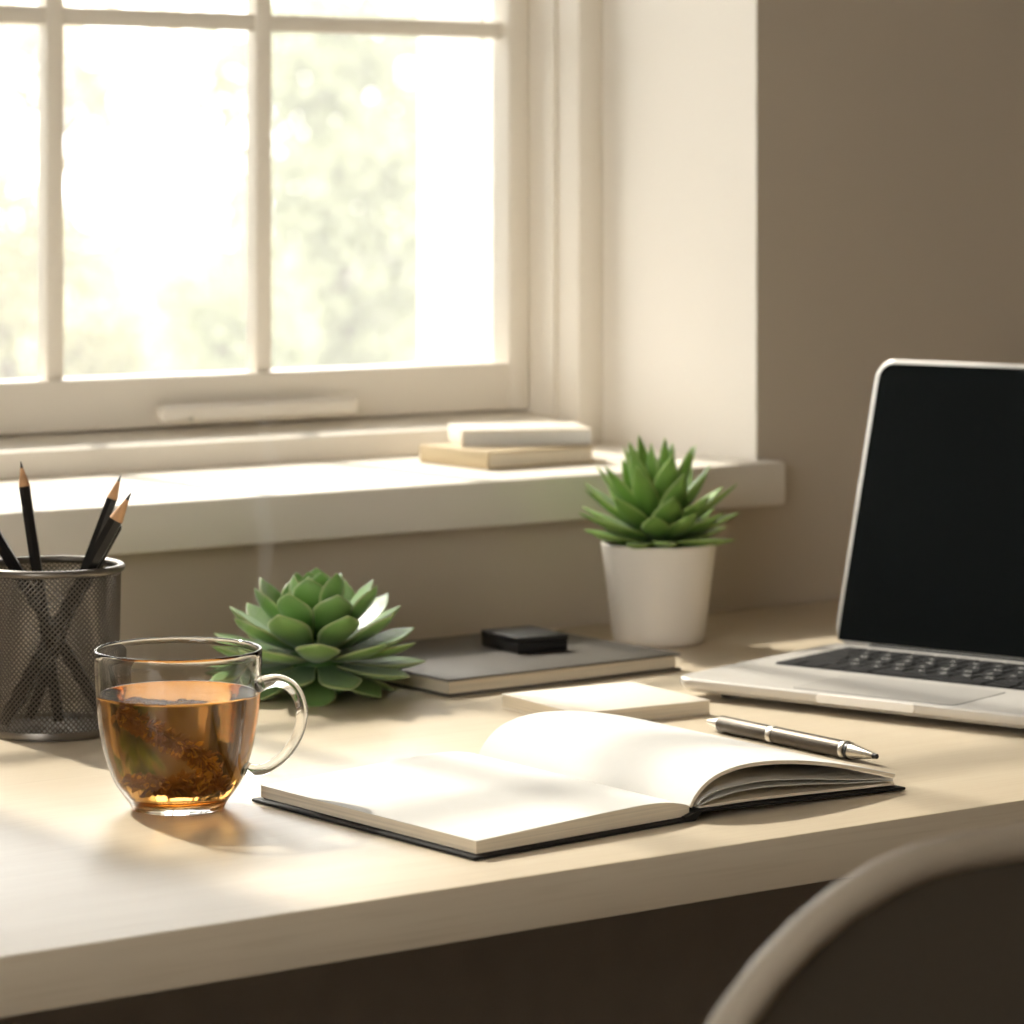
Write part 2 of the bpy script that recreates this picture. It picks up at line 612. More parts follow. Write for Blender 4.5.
b.box(1.305, 1.320, 2.265, 2.2755, .903, .911, 0.001).box(1.456, 1.471, 2.265, 2.2755, .903, .911, 0.001)
wpart('sash_lift', b, M['white'], 40)
wpart('lift_screw', MB().lathe([(0, 0), (.0024, 0), (.0026, .0006), (0, .001)], 16, 0, 0), M['steel'], 40).matrix_local = Matrix.Translation(Vector((1.322, 2.2496, .9015)) + WL) @ Matrix.Rotation(radians(90), 4, 'X') @ TW.inverted()

# ------------------------------------------------------------------ outside: lawn and trees in haze of light
g = MB().box(-40, 70, 3.2, 90, -1.2, -1.0).build('ground', M['lawn'])
g['kind'] = 'structure'


def tree(name, label, dist, px, z_mid, rx, rz, n, leaf, m, seed, trunk=True, group='trees and bushes outside the window'):
    rnd = random.Random(seed)
    r = (px - 512) / 3300 * dist
    c = CAMF * dist + CAMR * r
    root = thing(name, label, 'tree' if trunk else 'bush', (c.x, c.y, -1.0), 0, group)
    zc = z_mid + 1.0
    mb = MB()
    # clusters of leaves on twig ends
    cl = []
    for i in range(max(10, n // 28)):
        while True:
            p = Vector((rnd.uniform(-1, 1), rnd.uniform(-1, 1), rnd.uniform(-1, 1)))
            if .25 < p.length < 1:
                break
        cl.append(Vector((p.x * rx, p.y * rx, zc + p.z * rz)))
    for i in range(n):
        k = cl[i % len(cl)]
        p = k + Vector((rnd.gauss(0, .13), rnd.gauss(0, .13), rnd.gauss(0, .11))) * (rx / 1.2 + .25)
        if p.z < .02:
            p.z = .02 + rnd.random() * .1
        a = Vector((rnd.gauss(0, 1), rnd.gauss(0, 1), rnd.gauss(0, 1))).normalized()
        q = a.orthogonal().normalized()
        s = leaf * rnd.uniform(.7, 1.3)
        w = a.cross(q) * s * .32
        v = [mb.bm.verts.new(x) for x in (p, p + q * s * .5 + w, p + q * s, p + q * s * .5 - w)]
        mb.bm.faces.new(v)
    mb.build('foliage', m, root)
    tb = MB()
    tb.tube(catmull([(0, 0, 0), (rx * .04, 0, zc * .35), (-rx * .05, .02, zc * .75), (0, 0, zc + rz * .5)], 12),
            [.10 * rx - .07 * rx * i / 11 for i in range(12)], 10)
    for i in range(7):
        e = cl[i]
        s0 = Vector((0, 0, max(.05, zc - rz * .7 + rz * .1 * i)))
        tb.tube(catmull([s0, s0.lerp(e, .5) + Vector((0, 0, .08)), e], 6), [.035 * rx, .03 * rx, .025 * rx, .02 * rx, .015 * rx, .008 * rx], 6)
    tb.build('trunk', M['bark'], root, 60)
    return root


tree('tree', 'pale green tree outside filling the pane beside the white outer reveal', 23, 345, 1.15, 1.0, 1.5, 4200, .16, M['leaf_green'], 3)
tree('tree', 'straw-coloured tree outside behind the upper left part of the window', 30, 58, 2.0, 1.5, 1.1, 1300, .17, M['leaf_straw'], 5)
tree('bush', 'green bush outside low in the middle pane beside the right glazing bar', 17.5, 222, .25, .42, .55, 1500, .10, M['leaf_green'], 7, False)
tree('bush', 'yellowish bush outside low in the middle pane beside the left glazing bar', 18.5, 86, .12, .34, .45, 900, .10, M['leaf_pale'], 9, False)
tree('tree', 'pale tree outside behind the leftmost pane', 26, 6, .2, .9, 1.0, 2200, .14, M['leaf_pale'], 11)

# bright morning haze over the garden
mh = bpy.data.materials.new('morning haze')
mh.use_nodes = True
nt = mh.node_tree
nt.nodes.remove(nt.nodes['Principled BSDF'])
vs = nt.nodes.new('ShaderNodeVolumeScatter')
vs.inputs['Color'].default_value = (1, .985, .94, 1)
vs.inputs['Density'].default_value = 0.019
nt.links.new(vs.outputs['Volume'], nt.nodes['Material Output'].inputs['Volume'])
tag(MB().box(-5, 16, 2.7, 12, -.95, 8).build('haze', mh), 'bright morning haze hanging over the garden outside the window', 'haze', kind='stuff')

# ------------------------------------------------------------------ desk
DZ = 0.75
desk = thing('desk', 'long pale ash wood desk under the window', 'desk', (1.2, 1.655, 0))
top = MB().box(-1.15, 1.15, -.355, .352, .723, DZ, 0.0012).build('desktop', M['desk'], desk, 40)
caustic(top, receiver=True)
for sx in (-1, 1):
    for sy in (-1, 1):
        MB().box(sx * 1.06 - .03, sx * 1.06 + .03, sy * .29 - .03, sy * .29 + .03, 0, .7225, 0.003).build('leg', M['desk_leg'], desk, 40)
    MB().box(sx * 1.06 - .02, sx * 1.06 + .02, -.2595, .2595, .66, .7225, 0.002).build('side_rail', M['desk_leg'], desk, 40)
MB().box(-1.0295, 1.0295, .275, .305, .42, .7225, 0.002).build('back_panel', M['desk_leg'], desk, 40)

# ------------------------------------------------------------------ chair in the foreground
chair = thing('chair', 'taupe shell chair with a beige rim in front of the desk', 'chair', (.9035, .80, -.002))
CW, CB, CT, CR = .215, .42, .849, .155
BY = .10


def back_pt(x, z, off=0.0):
    """Point on the upright backrest, off towards the desk."""
    return Vector((x, BY - .02 + off, z))


outl = []
for (cx, cz, a0) in ((CW - CR, CT - CR, 0), (-CW + CR, CT - CR, 90), (-CW + .06, CB + .06, 180), (CW - .06, CB + .06, 270)):
    r = CR if cz > .6 else .06
    for i in range(13):
        a = radians(a0 + 90 * i / 12)
        outl.append((cx + r * cos(a), cz + r * sin(a)))


def scaled(k):
    cz = (CB + CT) / 2
    return [(x * k, cz + (z - cz) * k) for x, z in outl]


b = MB()
secs = []
for k, off in ((.0001, .0), (.5, .0), (.9, .0), (.965, -.001), (.965, .008), (.5, .010), (.0001, .010)):
    secs.append([back_pt(x, z, off) for x, z in scaled(k)])
b.loft(secs)
b.build('backrest', M['chair_back'], chair, 50)
b = MB()
b.tube([back_pt(x, z, .002) for x, z in scaled(.985)], (.0070), 12, closed=True, up=(0, 1, 0))
b.build('backrest_rim', M['chair_rim'], chair, 180)
b = MB()
b.prism(rounded(.43, .42, .07, 8, -.215, .105), 'z', .43, .452)
b.build('seat', M['chair_back'], chair, 50)
for sx in (-1, 1):
    for sy, y0 in ((0, .15), (1, .47)):
        MB().tube([(sx * .16, y0, .43), (sx * .20, y0 + (.03 if sy else -.03), .0)], [.013, .010], 12).build('leg', M['chair_rim'], chair, 60)

# ------------------------------------------------------------------ wire mesh pencil cup
CUP = Vector((.9673, 1.8142, DZ))
cup = thing('pencil_cup', 'dark wire mesh pencil cup behind the glass mug', 'pencil cup', CUP)
b = MB()
NU, NV, RB, RT, HC = 78, 56, .0400, 0.0418, .1012
vv = {}


def cupv(i, j):
    k = (i % (2 * NU), j)
    if k not in vv:
        t = j / NV
        r = RB + (RT - RB) * t
        a = pi * k[0] / NU
        vv[k] = b.bm.verts.new((r * cos(a), r * sin(a), .003 + t * (HC - .005)))
    return vv[k]


for j in range(0, NV - 1):
    for i in range(2 * NU):
        if (i + j) % 2 == 0:
            b.bm.faces.new((cupv(i, j + 1), cupv(i + 1, j), cupv(i + 2, j + 1), cupv(i + 1, j + 2)))
wire = b.build('mesh_wall', M['mesh_metal'], cup)
md = wire.modifiers.new('wires', 'WIREFRAME')
md.thickness = .0012
md.use_even_offset = False
md.use_replace = True
MB().lathe([(0, 0.0003), (RB + .0008, .0003), (RB + .0012, .002), (RB + .0006, .005), (RB - .0005, .005), (RB - .001, .0024), (0, .0024)], 72).build('base', M['rim_metal'], cup, 50)
b = MB()
b.tube([((RT + .0008) * cos(2 * pi * i / 72), (RT + .0008) * sin(2 * pi * i / 72), HC) for i in range(72)], .0024, 10, closed=True, up=(0, 0, 1))
b.build('rim', M['rim_metal'], cup, 180)


def in_cup(r, f, z):
    return CUP + CAMR * r + CAMF * f + Vector((0, 0, z))


def pencil(label, p0, p1, rad=.0037, name='pencil'):
    """Hexagonal black pencil from its blunt end p0 to its sharp tip p1."""
    root = thing(name, label, 'pencil', p0, 0, 'pencils in the mesh cup')
    d = p1 - p0
    L = d.length
    R = d.to_track_quat('Z', 'Y').to_matrix().to_4x4()
    cone, lead = .0155 * rad / .0037, .0042 * rad / .0037
    b = MB()
    b.tube([(0, 0, 0), (0, 0, L - cone)], rad, 6)
    o = b.build('barrel', M['pencil_black'], root, 30, M=R)
    rl = rad * lead / cone
    MB().tube([(0, 0, L - cone), (0, 0, L - lead)], [rad * .96, rl], 18).build('sharpened_wood', M['pencil_wood'], root, 60, M=R)
    MB().tube([(0, 0, L - lead), (0, 0, L - lead * .3), (0, 0, L)], [rl, rl * .42, .0002], 12).build('lead', M['graphite'], root, 60, M=R)
    return root


pencil('black pencil standing almost upright in the mesh cup, sharpened tip up', in_cup(.0045, -.001, .0065), in_cup(-.0192, -.001, .1665))
pencil('black pencil leaning right in the mesh cup, behind the thicker one', in_cup(-.0150, .0085, .0070), in_cup(.0412, .0105, .1570))
pencil('thicker black pencil leaning furthest right in the front of the mesh cup', in_cup(-.0270, -.0200, .0080), in_cup(.0515, -.0225, .1495), .0046)
pencil('black pencil leaning left in the mesh cup, cut by the left picture edge', in_cup(.0290, .0185, .0080), in_cup(-.0600, .0175, .1560), .0042)
# a pen with a clip between the two right-leaning pencils
p0, p1 = in_cup(-.0255, -.0105, .0080), in_cup(.0415, -.0112, .1290)
pen2 = thing('pen', 'black pen with a steel clip leaning right between the pencils in the mesh cup', 'pen', p0)
R = (p1 - p0).to_track_quat('Z', 'Y').to_matrix().to_4x4()
L = (p1 - p0).length
MB().tube([(0, 0, 0), (0, 0, .012), (0, 0, L - .002), (0, 0, L)], [.0008, .0040, .0040, .0034], 20).build('barrel', M['pencil_black'], pen2, 40, M=R)
MB().box(-.0011, .0011, .0046, .0054, L - .042, L - .003, .0003).box(-.0011, .0011, .003, .0054, L - .006, L - .003, .0003).build('clip', M['steel'], pen2, 40, M=R)

# ------------------------------------------------------------------ glass mug of herbal tea
MUG = Vector((.9039, 1.5517, DZ))
mug = thing('glass_mug', 'clear glass mug of amber herbal tea standing left of the open notebook', 'mug', MUG)
outer = [(0, .0004), (.0225, .0004), (.0252, .0012), (.0262, .003), (.0282, .0060), (.0312, .0100), (.0351, .0163), (.0399, .0300),
         (.0427, .0438), (.0443, .0575), (.0452, .0720), (.0456, .0850)]
inner = [(.0434, .0850), (.0430, .0720), (.0421, .0575), (.0405, .0438), (.0377, .0300), (.0329, .0175), (.0285, .0115), (.0235, .0082), (.012, .0068), (0, .0066)]


def smooth_prof(p, n):
    return [(max(0.0, v.x), v.y) for v in catmull([(x, z, 0) for x, z in p], n)]


rimp = [(.0454, .0861), (.0449, .0866), (.0441, .0866), (.0436, .0861)]
body = MB().lathe(smooth_prof(outer, 40) + rimp + smooth_prof(inner, 40), 96).build('mug_body', M['glass'], mug, 180)
hd = (CAMR * cos(radians(-8)) + CAMF * sin(radians(-8)))
hp = [(.0436, .0672), (.0475, .0688), (.0550, .0702), (.0625, .0672), (.0672, .0600), (.0684, .0505), (.0652, .0395), (.0585, .0300), (.0495, .0232), (.0415, .0212), (.0372, .0224), (.0356, .0228)]
pts = catmull([hd * r + Vector((0, 0, z)) for r, z in hp], 48)
side = hd.cross(Vector((0, 0, 1)))
hr = [.0030 + .0014 * (abs(i - 24) / 24) ** 3 for i in range(48)]
handle = MB().tube(pts, hr, 20, flat=1.7, up=None).build('handle', M['glass'], mug, 180)
tea = tag(MB().lathe(smooth_prof([(0, .0064), (.012, .0066), (.0236, .0080), (.0287, .0113), (.0331, .0173), (.0379, .0298), (.0407, .0436), (.0423, .0573), (.0427, .0620)], 36)
                     + [(.0424, .0628), (.0415, .0624), (.0395, .0622), (0, .0622)], 96).build('tea', M['tea'], None, 180),
          'amber herbal tea filling the glass mug two thirds high', 'tea')
tea.location = MUG
for o in (body, handle, tea):
    caustic(o, caster=True)

rnd = random.Random(4)
M['herb_dark'] = mat('steeped dark herb', lin(200, 152, 80), 0.6, noise=0.45, scale=220)
M['herb_gold'] = mat('golden petals', lin(255, 214, 104), 0.6, noise=0.3, scale=180)


def petal(mb, p, d, nrm, L, W):
    """Thin curled petal with thickness, from p along d."""
    s = d.cross(nrm).normalized()
    top, bot = [], []
    for i, (t, w) in enumerate(((0, .25), (.35, .9), (.7, 1.0), (1, .15))):
        c = p + d * (L * t) + nrm * (L * .35 * t * t)
        top.append((c + s * (W * w * .5), c - s * (W * w * .5)))
        bot.append((c + s * (W * w * .5) - nrm * .0004, c - s * (W * w * .5) - nrm * .0004))
    vt = [[mb.bm.verts.new(x) for x in q] for q in top]
    vb = [[mb.bm.verts.new(x) for x in q] for q in bot]
    for i in range(3):
        mb.bm.faces.new((vt[i][0], vt[i + 1][0], vt[i + 1][1], vt[i][1]))
        mb.bm.faces.new((vb[i][1], vb[i + 1][1], vb[i + 1][0], vb[i][0]))
        mb.bm.faces.new((vt[i][0], vb[i][0], vb[i + 1][0], vt[i + 1][0]))
        mb.bm.faces.new((vt[i + 1][1], vb[i + 1][1], vb[i][1], vt[i][1]))
    mb.bm.faces.new((vt[0][0], vt[0][1], vb[0][1], vb[0][0]))
    mb.bm.faces.new((vt[3][1], vt[3][0], vb[3][0], vb[3][1]))


def rv(r=rnd):
    return Vector((r.gauss(0, 1), r.gauss(0, 1), r.gauss(0, 1))).normalized()


def mp(r, f, z):
    return CAMR * r + CAMF * f + Vector((0, 0, z))


sprig = thing('herb_sprig', 'brown flowering herb sprig floating slantwise in the tea', 'herb sprig', MUG)
axis = catmull([mp(-.0265, -.012, .0555), mp(-.016, -.013, .050), mp(-.004, -.012, .042), mp(.008, -.010, .034), (mp(.0165, -.009, .024))], 60)
MB().tube(axis, .0009, 8).build('stem', M['herb_dark'], sprig, 60)
bd, bg_ = MB(), MB()
for i, p in enumerate(axis):
    t = (axis[min(i + 1, 59)] - axis[max(i - 1, 0)]).normalized()
    for k in range(9):
        a = rv()
        a = (a - t * a.dot(t)).normalized()
        d = (a + t * rnd.uniform(.1, .9)).normalized()
        n = d.orthogonal().normalized()
        petal(bg_ if rnd.random() < .16 + .3 * (i > 48) else bd, p + a * rnd.uniform(.0004, .0026), d, n, rnd.uniform(.0032, .0060), rnd.uniform(.0015, .0027))
bd.build('leaves', M['herb_dark'], sprig)
bg_.build('petals', M['herb_gold'], sprig)
clump = thing('herb_clump', 'dark clump of steeped flower heads resting at the bottom of the tea', 'herbs', MUG)
clump['kind'] = 'stuff'
bd, bg_ = MB(), MB()
for i in range(34):
    a = rnd.uniform(0, 2 * pi)
    rr = .022 * sqrt(rnd.random())
    c = Vector((rr * cos(a), rr * sin(a), (.0115 + rr * .12 + rnd.random() * .0095 * (1 - .5 * rr / .022))))
    for k in range(22):
        d = rv()
        d.z = abs(d.z) * .7
        d.normalize()
        n = d.orthogonal().normalized()
        petal(bg_ if rnd.random() < .13 else bd, c + d * .0008, d, n, rnd.uniform(.003, .0056), rnd.uniform(.0016, .003))
bd.build('leaves', M['herb_dark'], clump)
bg_.build('petals', M['herb_gold'], clump)

# steam curling up from the tea
ms = bpy.data.materials.new('faint steam')
ms.use_nodes = True
nt = ms.node_tree
nt.nodes.remove(nt.nodes['Principled BSDF'])
vs = nt.nodes.new('ShaderNodeVolumeScatter')
vs.inputs['Color'].default_value = (1, .98, .95, 1)
vs.inputs['Density'].default_value = 10.0
nt.links.new(vs.outputs['Volume'], nt.nodes['Material Output'].inputs['Volume'])
S0 = MUG + CAMR * .028
b = MB()
pts = catmull([S0 + mp(r, 0, z) for r, z in ((.004, .092), (.016, .115), (.020, .145), (.017, .165), (.023, .185), (.018, .205), (.024, .225))], 40)
b.tube(pts, [.0018 + .0035 * sin(pi * i / 39) for i in range(40)], 12)
steam = tag(b.build('steam', ms, None, 180), 'faint wisp of steam curling up above the glass mug', 'steam', kind='stuff')

# ------------------------------------------------------------------ books and pads
def hardcover(name, label, cat, loc, rotz, W, D, H, m_cover, m_page, spine='y0', over=.003, tb=.0016):
    """Closed hardback lying flat: x 0..W, y 0..D, spine on one side."""
    root = thing(name, label, cat, loc, rotz)
    MB().box(0, W, 0, D, 0, tb, .0006).build('back_cover', m_cover, root, 40)
    MB().box(0, W, 0, D, H - tb, H, .0006).build('front_cover', m_cover, root, 40)
    px0, px1, py0, py1 = over, W - over, over, D - over
    if spine == 'y1':
        MB().box(0, W, D - .0018, D + .0002, tb + .0001, H - tb - .0001, .0005).build('spine', m_cover, root, 40)
        py1 = D - .002
    elif spine == 'x0':
        MB().box(-.0002, .0018, 0, D, tb + .0001, H - tb - .0001, .0005).build('spine', m_cover, root, 40)
        px0 = .002
    MB().box(px0, px1, py0, py1, tb + .0001, H - tb - .0001).build('pages', m_page, root)
    return root


hardcover('book', 'charcoal hardback book lying on the desk in front of the wall', 'book', (1.240, 1.778, DZ), radians(1.5), .201, .166, .0118, M['cover_dark'], M['paper_edge'], 'y1')
box = thing('small_box', 'small flat black box lying on the charcoal book', 'box', (1.3450, 1.8440, DZ + .0121), radians(-5))
MB().box(0, .0405, 0, .050, 0, .0068, .0006).build('box_base', M['black_plastic'], box, 40)
MB().box(-.0004, .0409, -.0004, .0504, .0070, .0112, .0008).build('box_lid', M['black_plastic'], box, 40)

pad = thing('notepad', 'cream notepad lying on the desk behind the open notebook', 'notepad', (1.2355, 1.6310, DZ + .0002), radians(-4.5))
MB().box(.0004, .0996, .0004, .0906, .0010, .0082).build('pages', M['paper_edge'], pad)
MB().box(0, .100, 0, .091, .0083, .0093, .0003).build('cover', M['cover_cream'], pad, 40)
MB().box(0, .100, 0, .091, 0, .0009, .0003).build('backing_board', M['cover_cream'], pad, 40)

hardcover('book', 'thicker tan book on the window sill underneath the cream one', 'book', (1.4735, 2.0600, SILL + .0003), radians(1), .106, .090, .0135, M['cover_tan'], M['paper_edge'], 'x0', .002)
hardcover('book', 'smaller cream book lying on top of the tan one on the sill', 'book', (1.4865, 2.1130, SILL + .0141), radians(-27), .104, .074, .0130, M['cover_cream'], M['paper'], 'x0', .001)

# ------------------------------------------------------------------ open notebook
NB = Vector((1.1040, 1.3590, DZ))
nb = thing('notebook', 'open blank notebook with black covers lying at the front desk edge', 'notebook', NB)
LEN = .195


def fan(o):
    """The left half lies fanned open a little: its outer edge swings towards the front."""
    for v in o.data.vertices:
        x, y = v.co.x, v.co.y
        if x < -.004:
            q = -(x + .004)
            v.co.y = y - .10 * q
            v.co.x = x + (-.001 - .038 * y) * q / .147
    return o


def strip(name, prof_top, thick, y0, y1, m, bulge=None, n=48, ny=10):
    """Sheet of given thickness along a profile (x, z), run along y; bulge(y) scales the arch."""
    T = catmull([(x, 0, z) for x, z in prof_top], n)
    b = MB()
    secs = []
    for j in range(ny + 1):
        t = j / ny
        y = y0 + (y1 - y0) * t
        k = bulge(t) if bulge else 1.0
        up, lo = [], []
        for i, p in enumerate(T):
            q = T[min(i + 1, n - 1)] - T[max(i - 1, 0)]
            nrm = Vector((-q.z, 0, q.x)).normalized()
            base = prof_top[0][1] + (prof_top[-1][1] - prof_top[0][1]) * i / (n - 1)
            z = base + (p.z - base) * k
            up.append(Vector((p.x, y, z)))
            lo.append(Vector((p.x - nrm.x * thick, y, z - nrm.z * thick)))
        secs.append(up + list(reversed(lo)))
    b.loft(secs)
    return b


# covers
fan(MB().box(-.151, -.004, -.002, LEN + .003, .0004, .0022, .0007).build('left_cover', M['cover_black'], nb, 40))
Rc = Matrix.Translation((.004, 0, .0050)) @ Matrix.Rotation(radians(1.6), 4, 'Y')
MB().box(0, .149, -.002, LEN + .003, -.0003, .0013, .0006).build('right_cover', M['cover_black'], nb, 40, M=Rc)
MB().prism([(-.0045, .0005), (-.0045, .003), (0, .0045), (.006, .0062), (.006, .0040), (.002, .0005)], 'y', -.002, LEN + .003).build('spine', M['cover_black'], nb, 40)
# left block of pages
LT = [(-.147, .0090), (-.135, .0094), (-.10, .0106), (-.06, .0119), (-.032, .0124), (-.016, .0116), (-.005, .0096), (.0005, .0080)]
T = [(v.x, v.z) for v in catmull([(x, 0, z) for x, z in LT], 40)]
ob = fan(MB().prism(T + [(0.0005, .0040), (-.0045, .0033), (-.0048, .0028), (-.147, .0028)], 'y', .0015, LEN - .0005).build('left_page_block', M['paper_edge'], nb, 30))
sheet = fan(strip('s', [(x, z + .0003) for x, z in LT], .0003, .0014, LEN - .0004, M['paper']).build('left_page', M['paper'], nb, 40))
# right side: arched top bundle, two loose leaves and a thin lower block
RT_ = [(.0008, .0078), (.004, .0125), (.010, .0178), (.018, .0220), (.030, .0250), (.045, .0262), (.065, .0254), (.090, .0222), (.118, .0166), (.148, .0092)]
bul = lambda t: 1.0 + .10 * t
strip('s', RT_, .0018, .0015, LEN - .0005, M['paper'], bul).build('right_page_bundle', M['paper_edge'], nb, 30)
top_sheet = strip('s', [(x, z + .0003) for x, z in RT_], .0003, .0014, LEN - .0004, M['paper'], bul).build('right_page', M['paper'], nb, 40)
strip('s', [(.0060, .0078), (.012, .0118), (.025, .0148), (.050, .0160), (.080, .0140), (.110, .0105), (.147, .0068)], .0003, .0015, LEN - .0005, M['paper']).build('loose_page', M['paper'], nb, 40)
strip('s', [(.0075, .0076), (.018, .0100), (.035, .0122), (.055, .0124), (.085, .0106), (.115, .0080), (.147, .0060)], .0003, .0018, LEN - .0008, M['paper']).build('loose_page', M['paper'], nb, 40)
strip('s', [(.0075, .0070), (.04, .0074), (.08, .0066), (.115, .0056), (.1475, .0048)], .0014, .0015, LEN - .0005, M['paper']).build('right_page_block', M['paper_edge'], nb, 30)
for o in (sheet, top_sheet):
    caustic(o, receiver=True)

# ------------------------------------------------------------------ pen behind the notebook
pa, pb = Vector((1.2974, 1.5800, DZ + .0053)), Vector((1.2976, 1.4245, DZ + .0053))
pen = thing('pen', 'gunmetal ballpoint pen with silver rings lying behind the open notebook', 'pen', pa)
R = (pb - pa).to_track_quat('Z', 'Y').to_matrix().to_4x4()
L = (pb - pa).length


def pbit(name, prof, m):
    return MB().lathe(prof, 40).build(name, m, pen, 35, M=R)


pbit('cap_button', [(0, 0), (.0010, .0001), (.0014, .001), (.0022, .006), (.0038, .0115), (.0040, .0135), (0, .0135)], M['steel'])
pbit('upper_barrel', [(0, .0136), (.0050, .0136), (.0053, .0142), (.0053, .0606), (0, .0606)], M['gunmetal'])
pbit('ring', [(0, .0607), (.0055, .0607), (.0056, .0613), (.0056, .0640), (.0055, .0646), (0, .0646)], M['steel'])
pbit('lower_barrel', [(0, .0647), (.0053, .0647), (.0053, .1260), (0, .1260)], M['gunmetal'])
pbit('ring', [(0, .1261), (.0055, .1261), (.0056, .1266), (.0056, .1288), (.0054, .1294), (0, .1294)], M['steel'])
pbit('grip_ring', [(0, .1295), (.0050, .1295), (.0050, .1322), (0, .1322)], M['black_plastic'])
pbit('tip_cone', [(0, .1323), (.0046, .1323), (.0047, .1330), (.0018, L - .0040), (0, L - .0040)], M['steel'])
pbit('point', [(0, L - .0039), (.0017, L - .0039), (.0015, L - .001), (.0006, L), (0, L)], M['black_plastic'])

# ------------------------------------------------------------------ laptop
LW, LD = .296, .205
lap = thing('laptop', 'open silver laptop with a black screen at the right end of the desk', 'laptop', (1.3600, 1.6930, DZ), radians(-73.5))
Z0, ZT = .0036, .0136
b = MB()
secs = []
for ins, z in ((.012, Z0), (.004, Z0 + .0012), (.0008, Z0 + .0040), (.0, Z0 + .0066), (.0002, ZT - .0010), (.0010, ZT)):
    secs.append([Vector((x, y, z)) for x, y in rounded(LW - 2 * ins, LD - 2 * ins, .014 - ins * .5, 8, ins, ins)])
b.loft(secs)
base = b.build('base', M['alu'], lap, 30)
for x in (.03, LW - .03):
    for y in (.025, LD - .025):
        MB().lathe([(0, 0.0002), (.006, .0002), (.0065, .001), (.0065, Z0 - .0001), (0, Z0 - .0001)], 20, x, y).build('rubber_foot', M['rubber'], lap, 40)
M['trackpad'] = mat('trackpad', lin(194, 190, 184), 0.38, metal=0.3, noise=0.02, scale=500)
MB().prism(rounded(.1196, .0676, .0036, 4, LW / 2 - .0598, .0072), 'z', ZT - .0002, ZT + .0001).build('trackpad_gap', M['black_plastic'], lap, 30)
MB().prism(rounded(.118, .066, .003, 4, LW / 2 - .059, .008), 'z', ZT - .0002, ZT + .00025).build('trackpad', M['trackpad'], lap, 30)
M['groove'] = mat('notch highlight', lin(246, 243, 238), 0.3, metal=0.0, noise=0.02, scale=300)  # bright highlight on the notch put into a near-white colour
b = MB()
b.prism(rounded(.072, .0052, .0024, 5, LW / 2 - .036, ZT - .0058), 'y', -.0012, .0030)
b.build('finger_notch', M['groove'], lap, 30)
kb = MB().prism(rounded(.252, .096, .003, 4, LW / 2 - .126, .088), 'z', ZT - .0002, ZT + .0002).build('keyboard', M['key'], lap, 30)
rows = ['`1234567890-=', 'QWERTYUIOP[]\\', "ASDFGHJKL;'", 'ZXCVBNM,./']
key_specs = []     # (x, y, w, h, legend)
kx0, ky1 = LW / 2 - .1245, .1825
pw = .249
y = ky1 - .0085
for k in range(14):
    key_specs.append((kx0 + pw * k / 14, y, pw / 14 - .0018, .0075, ''))
rh = .0168
lay = [([1] * 13 + [1.5], list(rows[0]) + ['']), ([1.5] + [1] * 13, [''] + list(rows[1])),
       ([1.75] + [1] * 11 + [1.75], [''] + list(rows[2]) + ['']), ([2.25] + [1] * 10 + [2.25], [''] + list(rows[3]) + [''])]
for ri, (ws, ls) in enumerate(lay):
    y = ky1 - .0085 - rh * (ri + 1) - .0006
    u = pw / 14.5
    x = kx0
    for w, l in zip(ws, ls):
        key_specs.append((x, y, w * u - .0018, rh - .0018, l))
        x += w * u
y -= rh
x = kx0
for w in (1, 1, 1, 1.25, 5, 1.25, 1, 1, 1, 1):
    key_specs.append((x, y, w * pw / 14.5 - .0018, rh - .0018, ''))
    x += w * pw / 14.5


def letter(ch, size):
    cu = bpy.data.curves.new('legend', 'FONT')
    cu.body = ch
    cu.size = size
    cu.align_x, cu.align_y = 'CENTER', 'CENTER'
    o = bpy.data.objects.new('legend', cu)
    COL.objects.link(o)
    bpy.context.view_layer.update()
    me = bpy.data.meshes.new_from_object(o.evaluated_get(bpy.context.evaluated_depsgraph_get()))
    bpy.data.objects.remove(o)
    bpy.data.curves.remove(cu)
    return me


for (x, y, w, h, l) in key_specs:
    b = MB()
    b.box(x, x + w, y, y + h, ZT + .0003, ZT + .0014, .0004, 1)
    nf = set(b.bm.faces)
    if l:
        me = letter(l, .0068)
        me.transform(Matrix.Translation((x + w / 2, y + h / 2, ZT + .00145)))
        b.bm.from_mesh(me)
        bpy.data.meshes.remove(me)
    for f in b.bm.faces:
        if f not in nf:
            f.material_index = 1
    o = b.build('key', M['key'], kb)
    o.data.materials.append(M['legend'])
# lid, leaning back
LEAN = radians(17)
Rl = Matrix.Translation((0, LD - .006, ZT - .0005)) @ Matrix.Rotation(radians(90) - LEAN, 4, 'X')
LH = .2075
b = MB()
secs = []
for ins, z in ((.0012, .0), (.0, -.0008), (.0, -.0036), (.003, -.0052)):
    secs.append([Vector((x, y, z)) for x, y in rounded(LW - 2 * ins, LH - 2 * ins, .015 - ins * .5, 10, ins, ins)])
b.loft(secs)
b.build('lid', M['alu'], lap, 30, M=Rl)
sp = [q for q in rounded(LW - .0076, LH - .0066, .0110, 10, .0038, .0030)]
sp = [(x, y) if y > .05 else (.0038 if x < LW / 2 else LW - .0038, .0030) for x, y in sp]
sp = [q for i, q in enumerate(sp) if q != sp[i - 1]]
MB().prism(sp, 'z', .0001, .0009).build('screen', M['screen'], lap, 30, M=Rl)
MB().tube([(.03, LD - .0045, ZT - .0012), (LW - .03, LD - .0045, ZT - .0012)], .0034, 14).build('hinge', M['black_plastic'], lap, 40)


